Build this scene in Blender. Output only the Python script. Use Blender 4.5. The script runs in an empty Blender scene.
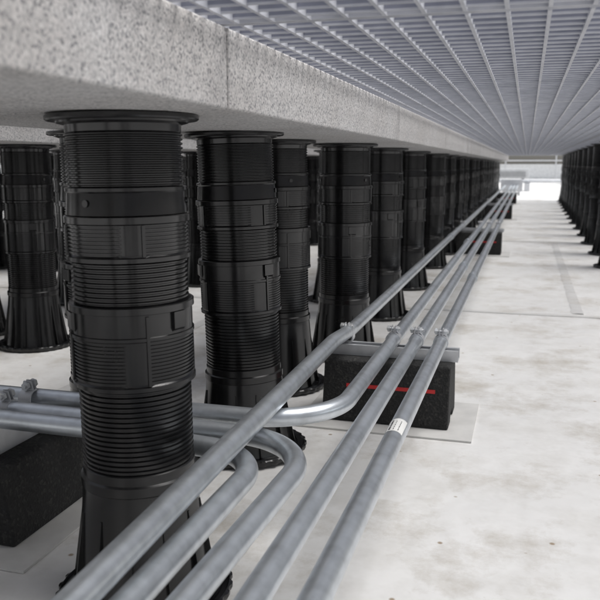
import bpy, math, random
from mathutils import Vector, Matrix, noise
random.seed(7)
sc=bpy.context.scene
sc.view_settings.view_transform='Standard'; sc.view_settings.look='None'; sc.view_settings.exposure=0

# ---------------------------------------------------------------- materials
def newmat(name):
    m=bpy.data.materials.new(name); m.use_nodes=True
    nt=m.node_tree; b=nt.nodes['Principled BSDF']
    return m,nt,b
def ramp(nt,src,stops):
    r=nt.nodes.new('ShaderNodeValToRGB')
    e=r.color_ramp.elements
    while len(e)<len(stops): e.new(0.5)
    for i,(p,c) in enumerate(stops):
        e[i].position=p; e[i].color=(c[0],c[1],c[2],1) if hasattr(c,'__len__') else (c,c,c,1)
    nt.links.new(src,r.inputs[0]); return r
def mix(nt,a,b,fac,mode='MIX'):
    m=nt.nodes.new('ShaderNodeMix'); m.data_type='RGBA'; m.blend_type=mode
    for s,v in ((6,a),(7,b),(0,fac)):
        if hasattr(v,'is_linked'): nt.links.new(v,m.inputs[s])
        else: m.inputs[s].default_value=v if s==0 else (*v,1)
    return m.outputs[2]
def coords(nt,world=False):
    if world:
        return nt.nodes.new('ShaderNodeNewGeometry').outputs['Position']
    return nt.nodes.new('ShaderNodeTexCoord').outputs['Object']
def noise_n(nt,co,scale,detail=4,rough=.55):
    n=nt.nodes.new('ShaderNodeTexNoise'); n.inputs['Scale'].default_value=scale
    n.inputs['Detail'].default_value=detail; n.inputs['Roughness'].default_value=rough
    nt.links.new(co,n.inputs['Vector']); return n
def bump(nt,b,h,strength,dist):
    bp=nt.nodes.new('ShaderNodeBump'); bp.inputs['Strength'].default_value=strength; bp.inputs['Distance'].default_value=dist
    nt.links.new(h,bp.inputs['Height']); nt.links.new(bp.outputs[0],b.inputs['Normal']); return bp

def mat_membrane(name='roof_membrane',k=1.0):
    m,nt,b=newmat(name); co=coords(nt,True)
    n1=noise_n(nt,co,1.6,3,.6); n2=noise_n(nt,co,9,4,.65); n4=noise_n(nt,co,3.3,7,.74)
    base=ramp(nt,n1.outputs[0],[(.3,(.73*k,.722*k,.708*k)),(.7,(.80*k,.792*k,.78*k))])
    d=ramp(nt,n2.outputs[0],[(.44,0),(.72,.8)])
    c=mix(nt,base.outputs[0],(.61*k,.595*k,.57*k),d.outputs[0])
    s=ramp(nt,n4.outputs[0],[(.50,0),(.58,.35),(.70,.85)])
    c=mix(nt,c,(.44,.40,.34),s.outputs[0])
    v=nt.nodes.new('ShaderNodeTexVoronoi'); v.inputs['Scale'].default_value=13; nt.links.new(co,v.inputs['Vector'])
    f=ramp(nt,v.outputs['Distance'],[(.035,.85),(.07,0)])
    c=mix(nt,c,(.28,.20,.12),f.outputs[0])
    nt.links.new(c,b.inputs['Base Color'])
    rr=ramp(nt,n2.outputs[0],[(.3,.36),(.7,.60)]); nt.links.new(rr.outputs[0],b.inputs['Roughness'])
    nb=noise_n(nt,co,6,3,.6); bump(nt,b,nb.outputs[0],.7,.012)
    return m
def mat_granite():
    m,nt,b=newmat('granite'); co=coords(nt,True)
    v=nt.nodes.new('ShaderNodeTexVoronoi'); v.inputs['Scale'].default_value=400; nt.links.new(co,v.inputs['Vector'])
    sep=nt.nodes.new('ShaderNodeSeparateColor'); nt.links.new(v.outputs['Color'],sep.inputs[0])
    c=ramp(nt,sep.outputs[0],[(0,(.24,.24,.25)),(.10,(.32,.32,.33)),(.22,(.48,.475,.475)),(.6,(.56,.553,.55)),(.85,(.62,.60,.595)),(1,(.67,.665,.66))])
    n=noise_n(nt,co,260,3,.75)
    c2=ramp(nt,n.outputs[0],[(.38,(.68,.68,.69)),(.52,(1,1,1))])
    c=mix(nt,c.outputs[0],c2.outputs[0],.7,'MULTIPLY')
    n2=noise_n(nt,co,5,3,.6); c3=ramp(nt,n2.outputs[0],[(.3,(.86,.845,.83)),(.7,(1.0,1.0,1.0))])
    c=mix(nt,c,c3.outputs[0],1.0,'MULTIPLY')
    nt.links.new(c,b.inputs['Base Color']); b.inputs['Roughness'].default_value=.75
    bump(nt,b,n.outputs[0],.45,.003)
    return m
def mat_plastic():
    m,nt,b=newmat('black_polypropylene'); co=coords(nt,False)
    n=noise_n(nt,co,16,4,.65)
    c=ramp(nt,n.outputs[0],[(.35,(.0065,.0065,.007)),(.62,(.0085,.0085,.009)),(.85,(.016,.0155,.015))])
    nt.links.new(c.outputs[0],b.inputs['Base Color'])
    r=ramp(nt,n.outputs[0],[(.3,.17),(.7,.28)]); nt.links.new(r.outputs[0],b.inputs['Roughness'])
    return m
def mat_galv(name,base=(.50,.53,.56),metal=.75,rough=.4,var=.08):
    m,nt,b=newmat(name); co=coords(nt,True)
    n=noise_n(nt,co,48,2,.5); n2=noise_n(nt,co,7,2,.5)
    f=nt.nodes.new('ShaderNodeMath'); f.operation='MULTIPLY_ADD'; nt.links.new(n2.outputs[0],f.inputs[0]); f.inputs[1].default_value=.5
    g=nt.nodes.new('ShaderNodeMath'); g.operation='MULTIPLY'; nt.links.new(n.outputs[0],g.inputs[0]); g.inputs[1].default_value=.5
    nt.links.new(g.outputs[0],f.inputs[2])
    c=ramp(nt,f.outputs[0],[(.36,tuple(x*(1-var*1.6) for x in base)),(.5,base),(.64,tuple(min(1,x*(1+var)) for x in base))])
    nt.links.new(c.outputs[0],b.inputs['Base Color']); b.inputs['Metallic'].default_value=metal
    b.inputs['Roughness'].default_value=rough
    return m
def mat_grating(name,lo,hi,metal):
    m,nt,b=newmat(name); co=coords(nt,True); n=noise_n(nt,co,30,2,.6)
    c=ramp(nt,n.outputs[0],[(.3,lo),(.7,hi)])
    nt.links.new(c.outputs[0],b.inputs['Base Color']); b.inputs['Roughness'].default_value=.5; b.inputs['Metallic'].default_value=metal
    return m
def mat_rubber():
    m,nt,b=newmat('recycled_rubber'); co=coords(nt,True)
    v=nt.nodes.new('ShaderNodeTexVoronoi'); v.inputs['Scale'].default_value=230; nt.links.new(co,v.inputs['Vector'])
    sep=nt.nodes.new('ShaderNodeSeparateColor'); nt.links.new(v.outputs['Color'],sep.inputs[0])
    c=ramp(nt,sep.outputs[0],[(0,(.009,.009,.009)),(.8,(.018,.018,.018)),(1,(.04,.038,.035))])
    nt.links.new(c.outputs[0],b.inputs['Base Color']); b.inputs['Roughness'].default_value=.8
    bump(nt,b,v.outputs['Distance'],.5,.002); return m
def mat_flat(name,col,rough=.6,metal=0):
    m,nt,b=newmat(name); co=coords(nt,True); n=noise_n(nt,co,12,3,.6)
    c=ramp(nt,n.outputs[0],[(.3,tuple(x*.8 for x in col)),(.7,col)])
    nt.links.new(c.outputs[0],b.inputs['Base Color']); b.inputs['Roughness'].default_value=rough; b.inputs['Metallic'].default_value=metal
    return m
M_floor=mat_membrane(); M_seam=mat_membrane('membrane_lap',.86); M_gran=mat_granite(); M_blk=mat_plastic()
M_pipe=mat_galv('galvanized_steel',(.60,.635,.67),.80,.33,.12)
M_grat_shade=mat_grating('grating_steel_shaded',(.23,.24,.29),(.31,.32,.38),.3); M_grat_lit=mat_grating('grating_steel_lit',(.42,.43,.47),(.54,.55,.59),.2)  # one steel, two tones: shade painted on bar faces, floor bounce on rods
M_rub=mat_rubber(); M_red=mat_flat('red_reflective',(.6,.03,.03),.4)
M_strut=mat_galv('strut_steel',(.58,.59,.61),.5,.38); M_label=mat_flat('label_white',(.82,.82,.80),.5); M_ink=mat_flat('label_ink',(.04,.04,.045),.6)
M_white=mat_flat('white_painted_metal',(.76,.77,.78),.5)
M_grey=mat_flat('light_grey_casing',(.60,.61,.62),.6); M_dark=mat_flat('dark_louvre',(.18,.18,.19),.6); M_mat=mat_flat('slip_sheet_membrane',(.66,.65,.63),.6)
M_zinc=mat_galv('zinc_hardware',(.66,.67,.68),.7,.35)

# ---------------------------------------------------------------- helpers
import bmesh
class MB:
    def __init__(s): s.v=[]; s.f=[]
    def box(s,x0,x1,y0,y1,z0,z1):
        o=len(s.v); s.v+=[(x0,y0,z0),(x1,y0,z0),(x1,y1,z0),(x0,y1,z0),(x0,y0,z1),(x1,y0,z1),(x1,y1,z1),(x0,y1,z1)]
        s.f+=[tuple(o+i for i in q) for q in ((3,2,1,0),(4,5,6,7),(0,1,5,4),(1,2,6,5),(2,3,7,6),(3,0,4,7))]
    def poly(s,pts,dirv):
        o=len(s.v); n=len(pts); s.v+=[tuple(p) for p in pts]; s.v+=[tuple(Vector(p)+Vector(dirv)) for p in pts]
        s.f.append(tuple(o+i for i in range(n))[::-1]); s.f.append(tuple(o+n+i for i in range(n)))
        for i in range(n):
            j=(i+1)%n; s.f.append((o+i,o+j,o+n+j,o+n+i))
    def cyl(s,c,axis,r,h,n=24):
        axis=Vector(axis).normalized(); a=axis.orthogonal().normalized(); bb=axis.cross(a); c=Vector(c)
        s.poly([c+a*r*math.cos(t)+bb*r*math.sin(t) for t in [2*math.pi*i/n for i in range(n)]],axis*h)
    def obj(s,name,mat,smooth=False,parent=None,bevel=0,angle=35,segs=2):
        me=bpy.data.meshes.new(name); me.from_pydata(s.v,[],s.f); me.update()
        bm=bmesh.new(); bm.from_mesh(me); bmesh.ops.recalc_face_normals(bm,faces=bm.faces); bm.to_mesh(me); bm.free()
        me.materials.append(mat)
        ob=bpy.data.objects.new(name,me); sc.collection.objects.link(ob)
        if smooth or bevel:
            for p in me.polygons: p.use_smooth=True
            me.set_sharp_from_angle(angle=math.radians(angle))
        if bevel:
            bv=ob.modifiers.new('b','BEVEL'); bv.width=bevel; bv.segments=segs; bv.limit_method='ANGLE'; bv.harden_normals=True
        if parent: ob.parent=parent
        return ob
def empty(name,loc=(0,0,0)):
    e=bpy.data.objects.new(name,None); e.location=loc; e.empty_display_size=.05; sc.collection.objects.link(e); return e

# ---------------------------------------------------------------- pedestals
def pedestal_mesh(name,H,sh=0.0,SEG=120,fine=True):
    rows=[]
    def add(z,r,f=''): rows.append((z,r,f))
    add(0,.123,'t'); add(.004,.125,'t'); add(.009,.125,'t'); add(.011,.120,''); add(.0075,.117,''); add(.0075,.111); add(.010,.110); add(.010,.106); add(.0075,.105); add(.0075,.097); add(.014,.0950)
    cz=.196+sh
    add(.05,.0895); add(cz-.028,.0780); add(cz-.026,.0800); add(cz-.014,.0800); add(cz-.012,.0765); add(cz,.0765)
    pm_=1.0 if fine else 1.6
    def thread(z0,z1,r,p=.0056,d=.0026):
        p*=pm_
        n=int((z1-z0)/p)
        for i in range(n):
            z=z0+i*(z1-z0)/n; q=(z1-z0)/n
            add(z+.05*q,r-d); add(z+.22*q,r-d); add(z+.42*q,r); add(z+.72*q,r); add(z+.93*q,r-d)
    def grooves(a,b,r):
        if not fine: add(a,r); add(b,r); return
        n=int((b-a)/.0044)
        for i in range(n):
            z=a+i*(b-a)/n; q=(b-a)/n
            add(z,r,'g0'); add(z+.35*q,r,'g0'); add(z+.45*q,r,'g1'); add(z+.9*q,r,'g1')
    def collar(z0,z1,r,kind):
        add(z0,r-.004); add(z0+.0008,r+.0015); add(z0+.006,r+.0015); add(z0+.007,r-.0005)
        zt=z1-.010; zb=z0+.009
        if kind=='g':
            mid=zb+(zt-zb)*.62
            grooves(zb,mid,r)
            add(mid+.001,r+.0016); add(mid+.005,r+.0016); add(mid+.006,r-.0002)
        else: grooves(zb,zt,r)
        add(zt,r-.0003); add(zt+.001,r+.0024); add(z1-.001,r+.0024); add(z1,r+.001); add(z1+.0002,r-.004)
    zc1=.308+sh; zc2=.416+sh
    thread(cz+.002,zc1,.0755,.0062,.0029)
    collar(zc1,zc2,.0805,'g')
    zc3=.470+sh*.5; zc4=.527+sh*.5
    thread(zc2+.001,zc3,.0765)
    collar(zc3,zc4,.0795,'p')
    zn=zc4+.030
    add(zc4+.001,.0785); add(zn-.002,.0765); add(zn,.0785); add(zn+.004,.0785); add(zn+.005,.074)
    thread(zn+.006,H-.022,.0755,.0054,.0025)
    add(H-.021,.074); add(H-.012,.0745); add(H-.0095,.084); add(H-.0075,.0845); add(H-.0068,.096); add(H-.005,.098); add(H-.001,.098); add(H,.0965)
    V=[];F=[]; qd=SEG//4
    for (z,r,f) in rows:
        for i in range(SEG):
            rr=r
            if f=='t': rr=r-(.0034 if (i//2)%2 else 0)
            if f in('g0','g1'):
                k=i%qd
                if f=='g0' and 3<k<qd-4: rr=r-.0018
                if k in(2,qd-3): rr=r+.0006
            a=2*math.pi*i/SEG
            V.append((rr*math.cos(a),rr*math.sin(a),z))
    R_=len(rows)
    for j in range(R_-1):
        for i in range(SEG):
            k=(i+1)%SEG
            F.append((j*SEG+i,j*SEG+k,(j+1)*SEG+k,(j+1)*SEG+i))
    F.append(tuple((R_-1)*SEG+i for i in range(SEG))); F.append(tuple(reversed(range(SEG))))
    mb=MB(); mb.v=V; mb.f=F
    for k in range(12):
        a=2*math.pi*(k+.5)/12; ca,sa=math.cos(a),math.sin(a); t=Vector((-sa,ca,0))*.0025
        pts=[Vector((ca*.084,sa*.084,.0085)),Vector((ca*.1035,sa*.1035,.0085)),Vector((ca*.1025,sa*.1025,.017)),Vector((ca*.0825,sa*.0825,.135)),Vector((ca*.07,sa*.07,.135))]
        mb.poly([p-t*.5 for p in pts],t)
    for k in range(8):
        a=2*math.pi*(k+.2)/8; ca,sa=math.cos(a),math.sin(a); t=Vector((-sa,ca,0))*.004
        for (z0,z1,r) in ((zc1+.008,zc2-.012,.0808),(zc3+.008,zc4-.011,.0798)):
            if k%2==0:
                pts=[Vector((ca*(r-.004),sa*(r-.004),z0)),Vector((ca*(r+.0022),sa*(r+.0022),z0)),Vector((ca*(r+.0022),sa*(r+.0022),z1)),Vector((ca*(r-.004),sa*(r-.004),z1))]
                mb.poly([p-t*.5 for p in pts],t)
    for k in range(3):
        a=2*math.pi*(k+.35)/3; ca,sa=math.cos(a),math.sin(a); t=Vector((-sa,ca,0))*.022
        z0,z1=zc2-.035,zc2-.010; r=.0795
        pts=[Vector((ca*r,sa*r,z0)),Vector((ca*(r+.0045),sa*(r+.0045),z0+.004)),Vector((ca*(r+.0045),sa*(r+.0045),z1)),Vector((ca*r,sa*r,z1))]
        mb.poly([p-t*.5 for p in pts],t)
        b2=a+.6; mb.cyl((math.cos(b2)*.076,math.sin(b2)*.076,zc4+.016),(math.cos(b2),math.sin(b2),0),.0045,.0035,16)
    ob=mb.obj(name,M_blk,smooth=True,angle=32)
    me=ob.data; bpy.data.objects.remove(ob); return me
ZS=.65; ZG=.742
pm=[pedestal_mesh('pedestal_mesh',ZS,0),pedestal_mesh('pedestal_mesh_b',ZS,-.012),pedestal_mesh('pedestal_mesh_c',ZS,.012)]
pf=[pedestal_mesh('pedestal_mesh_d',ZS,-.006,72,False),pedestal_mesh('pedestal_mesh_e',ZS,.016,72,False)]
pg=pedestal_mesh('pedestal_mesh_tall',ZG-.001,.03,72,False)
def ped(x,y,me=None,rot=None,lean=(0,0),sx=1):
    if me is None: me=random.choice(pm if (y<4 and x>-2) else pf)
    o=bpy.data.objects.new('adjustable_pedestal',me); o.location=(x,y,.004)
    o.scale=(sx,sx,.993)
    rz=random.uniform(0,6.28) if rot is None else rot
    o.rotation_euler=(Matrix.Rotation(lean[0],3,'Y')@Matrix.Rotation(rz,3,'Z')).to_euler()
    sc.collection.objects.link(o); return o
ped(-.484,.888,pm[0],-1.0,(-.012,0),.97); ped(-.538,1.445,pm[1],.9,(-.03,0)); ped(-.615,1.92,pm[2],2.0,(-.008,0)); ped(-.53,2.30,pm[0],.3)
for y in (2.95,3.7,4.5,5.2): ped(-.53+random.uniform(-.01,.01),y)
y=5.85
while y<13.8: ped(-.53+random.uniform(-.012,.012),y); y+=.66
ped(-.78,1.32,pm[1])
y=3.25
while y<13.8: ped(-.79+random.uniform(-.012,.012),y+random.uniform(-.03,.03)); y+=.72
for x in (-1.53,-1.85,-2.6,-2.95,-3.7):
    y=2.15 if x==-1.53 else (1.55 if x==-1.85 else 1.0)
    while y<13.8: ped(x+random.uniform(-.012,.012),y+random.uniform(-.02,.02)); y+=.68
for x in (-1.53,-1.85): ped(x,.55)
for x in (-.56,.5,.93): ped(x,-1.0,pm[1] if x<0 else pg)
y=4.75
while y<13.8: ped(.515+.009*(y-4)+random.uniform(-.008,.008),y,pg); y+=.70
y=4.1
while y<13.8: ped(.95+random.uniform(-.012,.012),y,pg); y+=.70
for x in (1.2,1.5):
    y=2.8
    while y<13.8: ped(x,y+random.uniform(-.02,.02)); y+=.7

# ---------------------------------------------------------------- granite slabs
YA=-1.6
def slab_row(x0,x1,ya,yb,L,nm='granite_slab'):
    y=ya
    while y<yb-.05:
        l=min(L,yb-y); mb=MB(); j=random.uniform(-.001,.001)
        mb.box(x0,x1+j,y+.0015,y+l-.0015,ZS+.001,ZG-.0015)
        mb.obj(nm,M_gran,bevel=.003); y+=l
for (a,b) in ((-.82,-.33),(-1.90,-1.35),(-3.05,-2.45),(-4.2,-3.55),(1.08,1.65)): slab_row(a,b,YA,14,1.22)

# ---------------------------------------------------------------- grating
def grating(x0,x1,ya,yb,longs=.041,cross=.034):
    root=empty('steel_grating_deck',((x0+x1)/2,(ya+yb)/2,ZG)); ox,oy=(x0+x1)/2,(ya+yb)/2
    mb=MB(); ml=MB()
    def B(m,a,b,c,d,e,f): m.box(a-ox,b-ox,c-oy,d-oy,e-ZG,f-ZG)
    L=1.22; y=ya; D=.034
    while y<yb-.1:
        y1=min(y+L,yb)-.004
        B(ml,x0,x1,y,y+.005,ZG,ZG+D); B(ml,x0,x1,y1-.005,y1,ZG,ZG+D)
        B(ml,x0,x0+.004,y+.005,y1-.005,ZG,ZG+D); B(ml,x1-.004,x1,y+.005,y1-.005,ZG,ZG+D)
        yy=y+cross
        while yy<y1-.008:
            B(mb,x0+.004,x1-.004,yy,yy+.003,ZG+.0025,ZG+D-.001)
            B(ml,x0+.004,x1-.004,yy-.0006,yy+.0036,ZG+.0005,ZG+.0025); yy+=cross  # pale strip paints light from the floor onto each bar's lower edge
        xx=x0+longs*.7
        while xx<x1-.01:
            B(ml,xx,xx+.0042,y+.005,y1-.005,ZG-.0008,ZG+.010); xx+=longs
        y+=L
    mb.obj('bearing_bars',M_grat_shade,parent=root); ml.obj('rods_and_lit_edges',M_grat_lit,parent=root)
grating(-.345,.36,YA,14.0); grating(.365,1.07,YA,14.0)
grating(-1.34,-.83,YA,14.0); grating(-2.44,-1.91,YA,14.0); grating(-3.54,-3.06,YA,14.0)

# ---------------------------------------------------------------- roof floor
mb=MB(); S=120
mb.v=[(-S,-S,0),(S,-S,0),(S,S,0),(-S,S,0)]; mb.f=[(0,1,2,3)]
mb.obj('roof_membrane_ground',M_floor)
def seam(pts_a,pts_b,w=.05,h=.0035):
    a=Vector(pts_a); b=Vector(pts_b); d=(b-a).normalized(); n=Vector((-d.y,d.x,0)); mb=MB()
    K=max(2,int((b-a).length/.05)); V=[];F=[]
    for i in range(K+1):
        p=a+(b-a)*i/K; j=.005*noise.noise(Vector((p.x*9,p.y*9,3))); j2=.012*noise.noise(Vector((p.x*14,p.y*14,8)))
        for (t,z) in ((-w/2+j,.0008),(-w/2+.0015+j,h),(w/2-.01+j2,h-.001),(w/2+j2,.0008)):
            q=p+n*t; V.append((q.x,q.y,z))
    for i in range(K):
        for k in range(3): F.append((i*4+k,(i+1)*4+k,(i+1)*4+k+1,i*4+k+1))
    mb.v=V; mb.f=F; mb.obj('membrane_seam',M_seam,smooth=True)
for y in (.15,3.15,6.2,9.2,12.2,15.2): seam((-6,y,0),(8,y,0),.045)
for x,ya,yb in ((.62,-1,3.1),(.22,3.2,6.1),(.75,6.3,9.1),(-1.15,-1,3.1),(-.98,3.2,6.1)): seam((x,ya,0),(x,yb,0),.045)

# ---------------------------------------------------------------- conduits
R=.0152
def fillet(pts,rad):
    P=[Vector(p) for p in pts]; out=[P[0]]
    for i in range(1,len(P)-1):
        r=rad[i-1] if isinstance(rad,(list,tuple)) else rad
        a=(P[i-1]-P[i]).normalized(); b=(P[i+1]-P[i]).normalized()
        ang=a.angle(b)
        if ang>math.pi-.004: out.append(P[i]); continue
        t=r/math.tan(ang/2)
        t=min(t,.49*min((P[i-1]-P[i]).length,(P[i+1]-P[i]).length)); r2=t*math.tan(ang/2)
        c=P[i]+(a+b).normalized()*(r2/math.sin(ang/2))
        s=P[i]+a*t-c; e=P[i]+b*t-c; tot=s.angle(e); n=max(5,int(tot/.06))
        for k in range(n+1):
            u=k/n; out.append(c+(s*math.sin((1-u)*tot)+e*math.sin(u*tot))/math.sin(tot))
    out.append(P[-1]); return out
def tube(mb,path,r,n=32):
    pth=[]
    for i,p in enumerate(path):
        if not pth or (p-pth[-1]).length>1e-5: pth.append(p)
    dense=[pth[0]]
    for p in pth[1:]:
        q=dense[-1]; L=(p-q).length; k=max(1,int(L/.25))
        for i in range(1,k+1): dense.append(q+(p-q)*i/k)
    pth=dense
    T=[(pth[min(i+1,len(pth)-1)]-pth[max(i-1,0)]).normalized() for i in range(len(pth))]
    a=T[0].orthogonal().normalized(); o=len(mb.v)
    for i,p in enumerate(pth):
        a=(a-T[i]*a.dot(T[i])).normalized(); b=T[i].cross(a)
        for k in range(n):
            t=2*math.pi*k/n; q=p+a*r*math.cos(t)+b*r*math.sin(t); mb.v.append(tuple(q))
    for i in range(len(pth)-1):
        for k in range(n):
            k2=(k+1)%n; mb.f.append((o+i*n+k,o+i*n+k2,o+(i+1)*n+k2,o+(i+1)*n+k))
    mb.f.append(tuple(o+k for k in range(n))); mb.f.append(tuple(o+(len(pth)-1)*n+k for k in range(n)))
def conduit(pts,rad,coups=()):
    mb=MB(); tube(mb,fillet(pts,rad),R)
    for (c,d) in coups:
        c=Vector(c); d=Vector(d).normalized()
        tube(mb,[c-d*.028,c+d*.028],R+.0028,32)
        for s in(-.014,.014):
            mb.cyl(c+d*s+Vector((0,0,R)),(0,0,1),.0035,.006,12)
    return mb.obj('steel_conduit',M_pipe,smooth=True,angle=40)
zp=.187
conduit([(-.40,15.5,zp),(-.40,1.82,zp),(-.372,1.52,.226),(-.349,.52,.226),(-.345,-.6,.226)],[.25,.25,.6],[((-.40,4.4,zp),(0,1,0))])
conduit([(-.285,15.5,zp),(-.280,1.12,zp),(-3.6,1.105,zp)],[.14],[((-.285,4.1,zp),(0,1,0))])
conduit([(-.228,15.5,zp),(-.228,3,zp),(-.228,-.6,zp)],.5,[((-.228,3.1,zp),(0,1,0)),((-.228,6.1,zp),(0,1,0))])
conduit([(-.172,15.5,zp),(-.172,3,zp),(-.172,-.6,zp)],.5,[((-.172,2.8,zp),(0,1,0)),((-.172,5.8,zp),(0,1,0))])
conduit([(-.296,-.6,zp),(-.290,.5,zp),(-.274,1.040,zp),(-3.6,1.055,zp)],[.6,.13])
conduit([(-.343,-.6,zp),(-.338,.5,zp),(-.333,.965,zp),(-.61,.998,zp),(-3.6,1.004,zp)],[.6,.10,.5])

def patch(y0,y1,a0,a1,off,mat,name,parent=None):
    V=[];F=[];n=10
    for yy in (y0,y1):
        for k in range(n+1):
            t=math.radians(a0+(a1-a0)*k/n); V.append((-.172+(R+off)*math.cos(t),yy,zp+(R+off)*math.sin(t)))
    for k in range(n): F.append((k,k+1,n+2+k,n+1+k))
    q=MB(); q.v=V; q.f=F; return q.obj(name,mat,smooth=True,parent=parent)
lab=patch(1.078,1.135,35,160,.0004,M_label,'conduit_label')
random.seed(3)
for i,(wd) in enumerate((5,11,4,4)):
    a=148-i*26
    y=1.083
    while y<1.125:
        w=random.uniform(.002,.007)
        patch(y,min(y+w,1.131),a-wd,a,.0008,M_ink,'print_%d'%i,lab); y+=w+random.uniform(.0015,.004)
random.seed(11)

# ---------------------------------------------------------------- pipe supports
def clamp(mb,mh,c,d):
    c=Vector(c); d=Vector(d).normalized(); s=Vector((d.y,-d.x,0)); up=Vector((0,0,1)); w=.024
    ro=R+.0022
    n=30; o=len(mb.v); a0=math.radians(-70); a1=math.radians(250)
    for k in range(n+1):
        t=a0+(a1-a0)*k/n; e=s*math.cos(t)+up*math.sin(t)
        for (rr,ww) in ((ro,-w/2),(ro,w/2),(R-.0005,w/2),(R-.0005,-w/2)):
            mb.v.append(tuple(c+e*rr+d*ww))
    for k in range(n):
        for q in range(4): mb.f.append((o+k*4+q,o+(k+1)*4+q,o+(k+1)*4+(q+1)%4,o+k*4+(q+1)%4))
    for sg in(-1,1):
        pts=[c+s*(sg*.004-.001)+up*(ro-.002)-d*w/2,c+s*(sg*.004-.001)+up*(ro-.002)+d*w/2,c+s*(sg*.004-.001)+up*(ro+.015)+d*w*.32,c+s*(sg*.004-.001)+up*(ro+.015)-d*w*.32]
        mb.poly(pts,s*.002)
    b=c+up*(ro+.007)
    mh.cyl(b-s*.016,s,.0034,.032,12); mh.cyl(b-s*.014,s,.0082,.006,6); mh.cyl(b+s*.007,s,.0075,.0055,6)
def support(cx,cy,length,axis,pipes,name='pipe_support_block',stripe=True,h=.150):
    root=empty(name,(cx,cy,0))
    def T(p):
        return (p[0],p[1],p[2]) if axis=='x' else (-p[1],p[0],p[2])
    L=length/2; wb=.082; wt=.056; z0=.0045
    pr=[(-wb,z0),(-wb,.030),(-wt-.004,h-.004),(-wt+.004,h),(wt-.004,h),(wt+.004,h-.004),(wb,.030),(wb,z0),(.03,z0),(.022,.024),(-.022,.024),(-.03,z0)]
    mb=MB(); mb.poly([T((-L,y,z)) for y,z in pr],T((2*L,0,0))); mb.obj('rubber_block',M_rub,parent=root,bevel=.004)
    if stripe:
        mb=MB()
        for sg in(-1,1):
            def fy(z): return sg*(wb+(z-.03)*(wt+.004-wb)/(h-.034)+.0012)
            za,zb=.084,.092
            mb.poly([T((-L*.62,fy(za),za)),T((L*.78,fy(za),za)),T((L*.78,fy(zb),zb)),T((-L*.62,fy(zb),zb))],T((0,-sg*.003,0)))
        mb.obj('red_stripe',M_red,parent=root)
    mb=MB(); a=.0205; zt=.1715; zb=h+.0005; t=.0025; LL=L+.012
    def bx(x0,x1,y0,y1,zz0,zz1):
        if axis=='x': mb.box(x0,x1,y0,y1,zz0,zz1)
        else: mb.box(-y1,-y0,x0,x1,zz0,zz1)
    bx(-LL,LL,-a,a,zb,zb+t)
    for sg in(-1,1):
        y0,y1=sorted((sg*a,sg*(a-t))); bx(-LL,LL,y0,y1,zb+t,zt)
        y0,y1=sorted((sg*(a-t),sg*(a-.0095))); bx(-LL,LL,y0,y1,zt-t,zt)
        y0,y1=sorted((sg*(a-.0095),sg*(a-.0075))); bx(-LL,LL,y0,y1,zt-.008,zt-t)
    mb.obj('strut_channel',M_strut,parent=root)
    mb=MB(); mh=MB()
    for p in pipes:
        d=(0,1,0) if axis=='x' else (1,0,0)
        c=(p-cx,0,zp) if axis=='x' else (0,p-cy,zp)
        clamp(mb,mh,c,d)
    mb.obj('pipe_clamps',M_strut,parent=root,smooth=True); mh.obj('clamp_bolts',M_zinc,parent=root)
    mb=MB(); e=.055
    x0,x1,y0,y1=(-L-e,L+e,-wb-e,wb+e) if axis=='x' else (-wb-e,wb+e,-L-e,L+e)
    mb.box(x0,x1,y0,y1,.0005,.0042); mb.obj('slip_sheet',M_mat,parent=root)
support(-.288,1.745,.29,'x',[-.394,-.282,-.228,-.172],h=.146)
for y in (5.25,8.75,12.25): support(-.288,y,.29,'x',[-.40,-.284,-.228,-.172])
support(-.815,1.06,.25,'y',[1.107,1.0445,.999],stripe=False,h=.128)
support(-2.3,1.06,.25,'y',[1.107,1.05,1.001],stripe=False,h=.128)

# ---------------------------------------------------------------- far surroundings
mb=MB(); mb.box(-30,30,34,34.35,0,.55); mb.box(-30.05,30.05,33.95,34.4,.55,.60); mb.obj('parapet_wall',M_white,bevel=.01)
mb=MB(); mb.box(-30,-29.7,-30,33.9,0,.6); mb.obj('parapet_wall',M_white,bevel=.01)
mb=MB(); mb.box(29.7,30,-30,33.9,0,.6); mb.obj('parapet_wall',M_white,bevel=.01)
mb=MB(); mb.box(-30,30,-30.4,-30.05,0,.6); mb.obj('parapet_wall',M_white,bevel=.01)
mb=MB()
for z in (.75,1.1): mb.cyl((-20,33.7,z),(1,0,0),.025,40,12)
for i in range(21): mb.cyl((-20.9+i*2,33.7,0),(0,0,1),.025,1.1,12)
mb.obj('guard_rail',M_strut,smooth=True)
def unit(x,y,w,d,h):
    r=empty('rooftop_hvac_unit',(x,y,0)); mb=MB(); mb.box(-w/2,w/2,-d/2,d/2,.12,h); mb.obj('casing',M_grey,parent=r,bevel=.01)
    mb=MB()
    for s in(-1,1): mb.box(s*w*.35-.05,s*w*.35+.05,-d/2,d/2,0,.12)
    mb.obj('skids',M_rub,parent=r)
    mb=MB(); k=.18
    while k<h-.08: mb.box(-w*.42,w*.42,-d/2-.012,-d/2,k,k+.012); k+=.04
    mb.obj('louvres',M_dark,parent=r)
unit(1.5,25,1.0,.8,.42); unit(-.6,28,1.3,.9,.45); unit(3.5,24,1.4,.9,.8); unit(-5,26,1.6,1,.9)
mb=MB()
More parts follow.
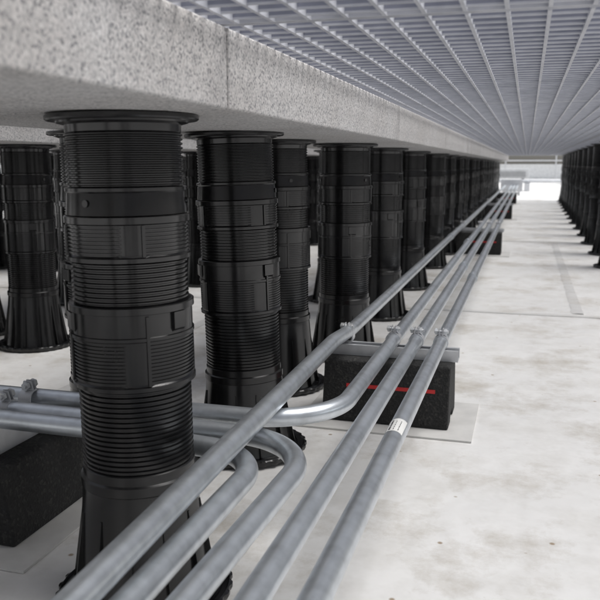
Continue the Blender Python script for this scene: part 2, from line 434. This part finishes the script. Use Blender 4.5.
for y,z in ((18.2,.22),(18.4,.22)): mb.cyl((-6,y,z),(1,0,0),.04,12,16)
for x in range(-6,7,2): mb.box(x-.06,x+.06,18.05,18.55,.005,.175)
mb.obj('roof_pipe_run',M_strut,smooth=True)
r=empty('junction_box',(-.285,15.6,0)); mb=MB(); mb.box(-.2,.2,-.1,.1,.08,.30); mb.obj('box_body',M_strut,parent=r,bevel=.006)
mb=MB(); mb.box(-.205,.205,-.112,-.101,.075,.305); mb.obj('box_cover',M_strut,parent=r,bevel=.003)
mb=MB(); mb.box(-.16,-.12,-.05,.05,0,.08); mb.box(.12,.16,-.05,.05,0,.08); mb.obj('box_feet',M_grey,parent=r)

# ---------------------------------------------------------------- light
EL=math.radians(62); AZ=math.radians(72)
w=bpy.data.worlds.new('World'); sc.world=w; w.use_nodes=True; nt=w.node_tree
bg=nt.nodes['Background']; sky=nt.nodes.new('ShaderNodeTexSky'); sky.sky_type='NISHITA'; sky.sun_disc=False
sky.sun_elevation=EL; sky.sun_rotation=AZ; sky.air_density=1.2; sky.dust_density=3
hs=nt.nodes.new('ShaderNodeHueSaturation'); hs.inputs['Saturation'].default_value=.35
nt.links.new(sky.outputs[0],hs.inputs['Color']); nt.links.new(hs.outputs[0],bg.inputs[0]); bg.inputs[1].default_value=.15
sd=bpy.data.lights.new('sun','SUN'); sd.energy=4.5; sd.angle=math.radians(38); sd.color=(1,.985,.965)
so=bpy.data.objects.new('sun',sd); sc.collection.objects.link(so)
dv=Vector((math.sin(AZ)*math.cos(EL),math.cos(AZ)*math.cos(EL),math.sin(EL)))
so.rotation_euler=dv.to_track_quat('Z','Y').to_euler(); so.location=dv*30

# ---------------------------------------------------------------- camera
cd=bpy.data.cameras.new('camera'); cam=bpy.data.objects.new('camera',cd); sc.collection.objects.link(cam)
cam.location=(0,0,.589); cam.rotation_euler=(math.radians(80),0,math.radians(16.3))
cd.sensor_width=36; cd.lens=46.08; cd.clip_start=.02; cd.clip_end=500
cd.dof.use_dof=True; cd.dof.focus_distance=1.35; cd.dof.aperture_fstop=10
sc.camera=cam
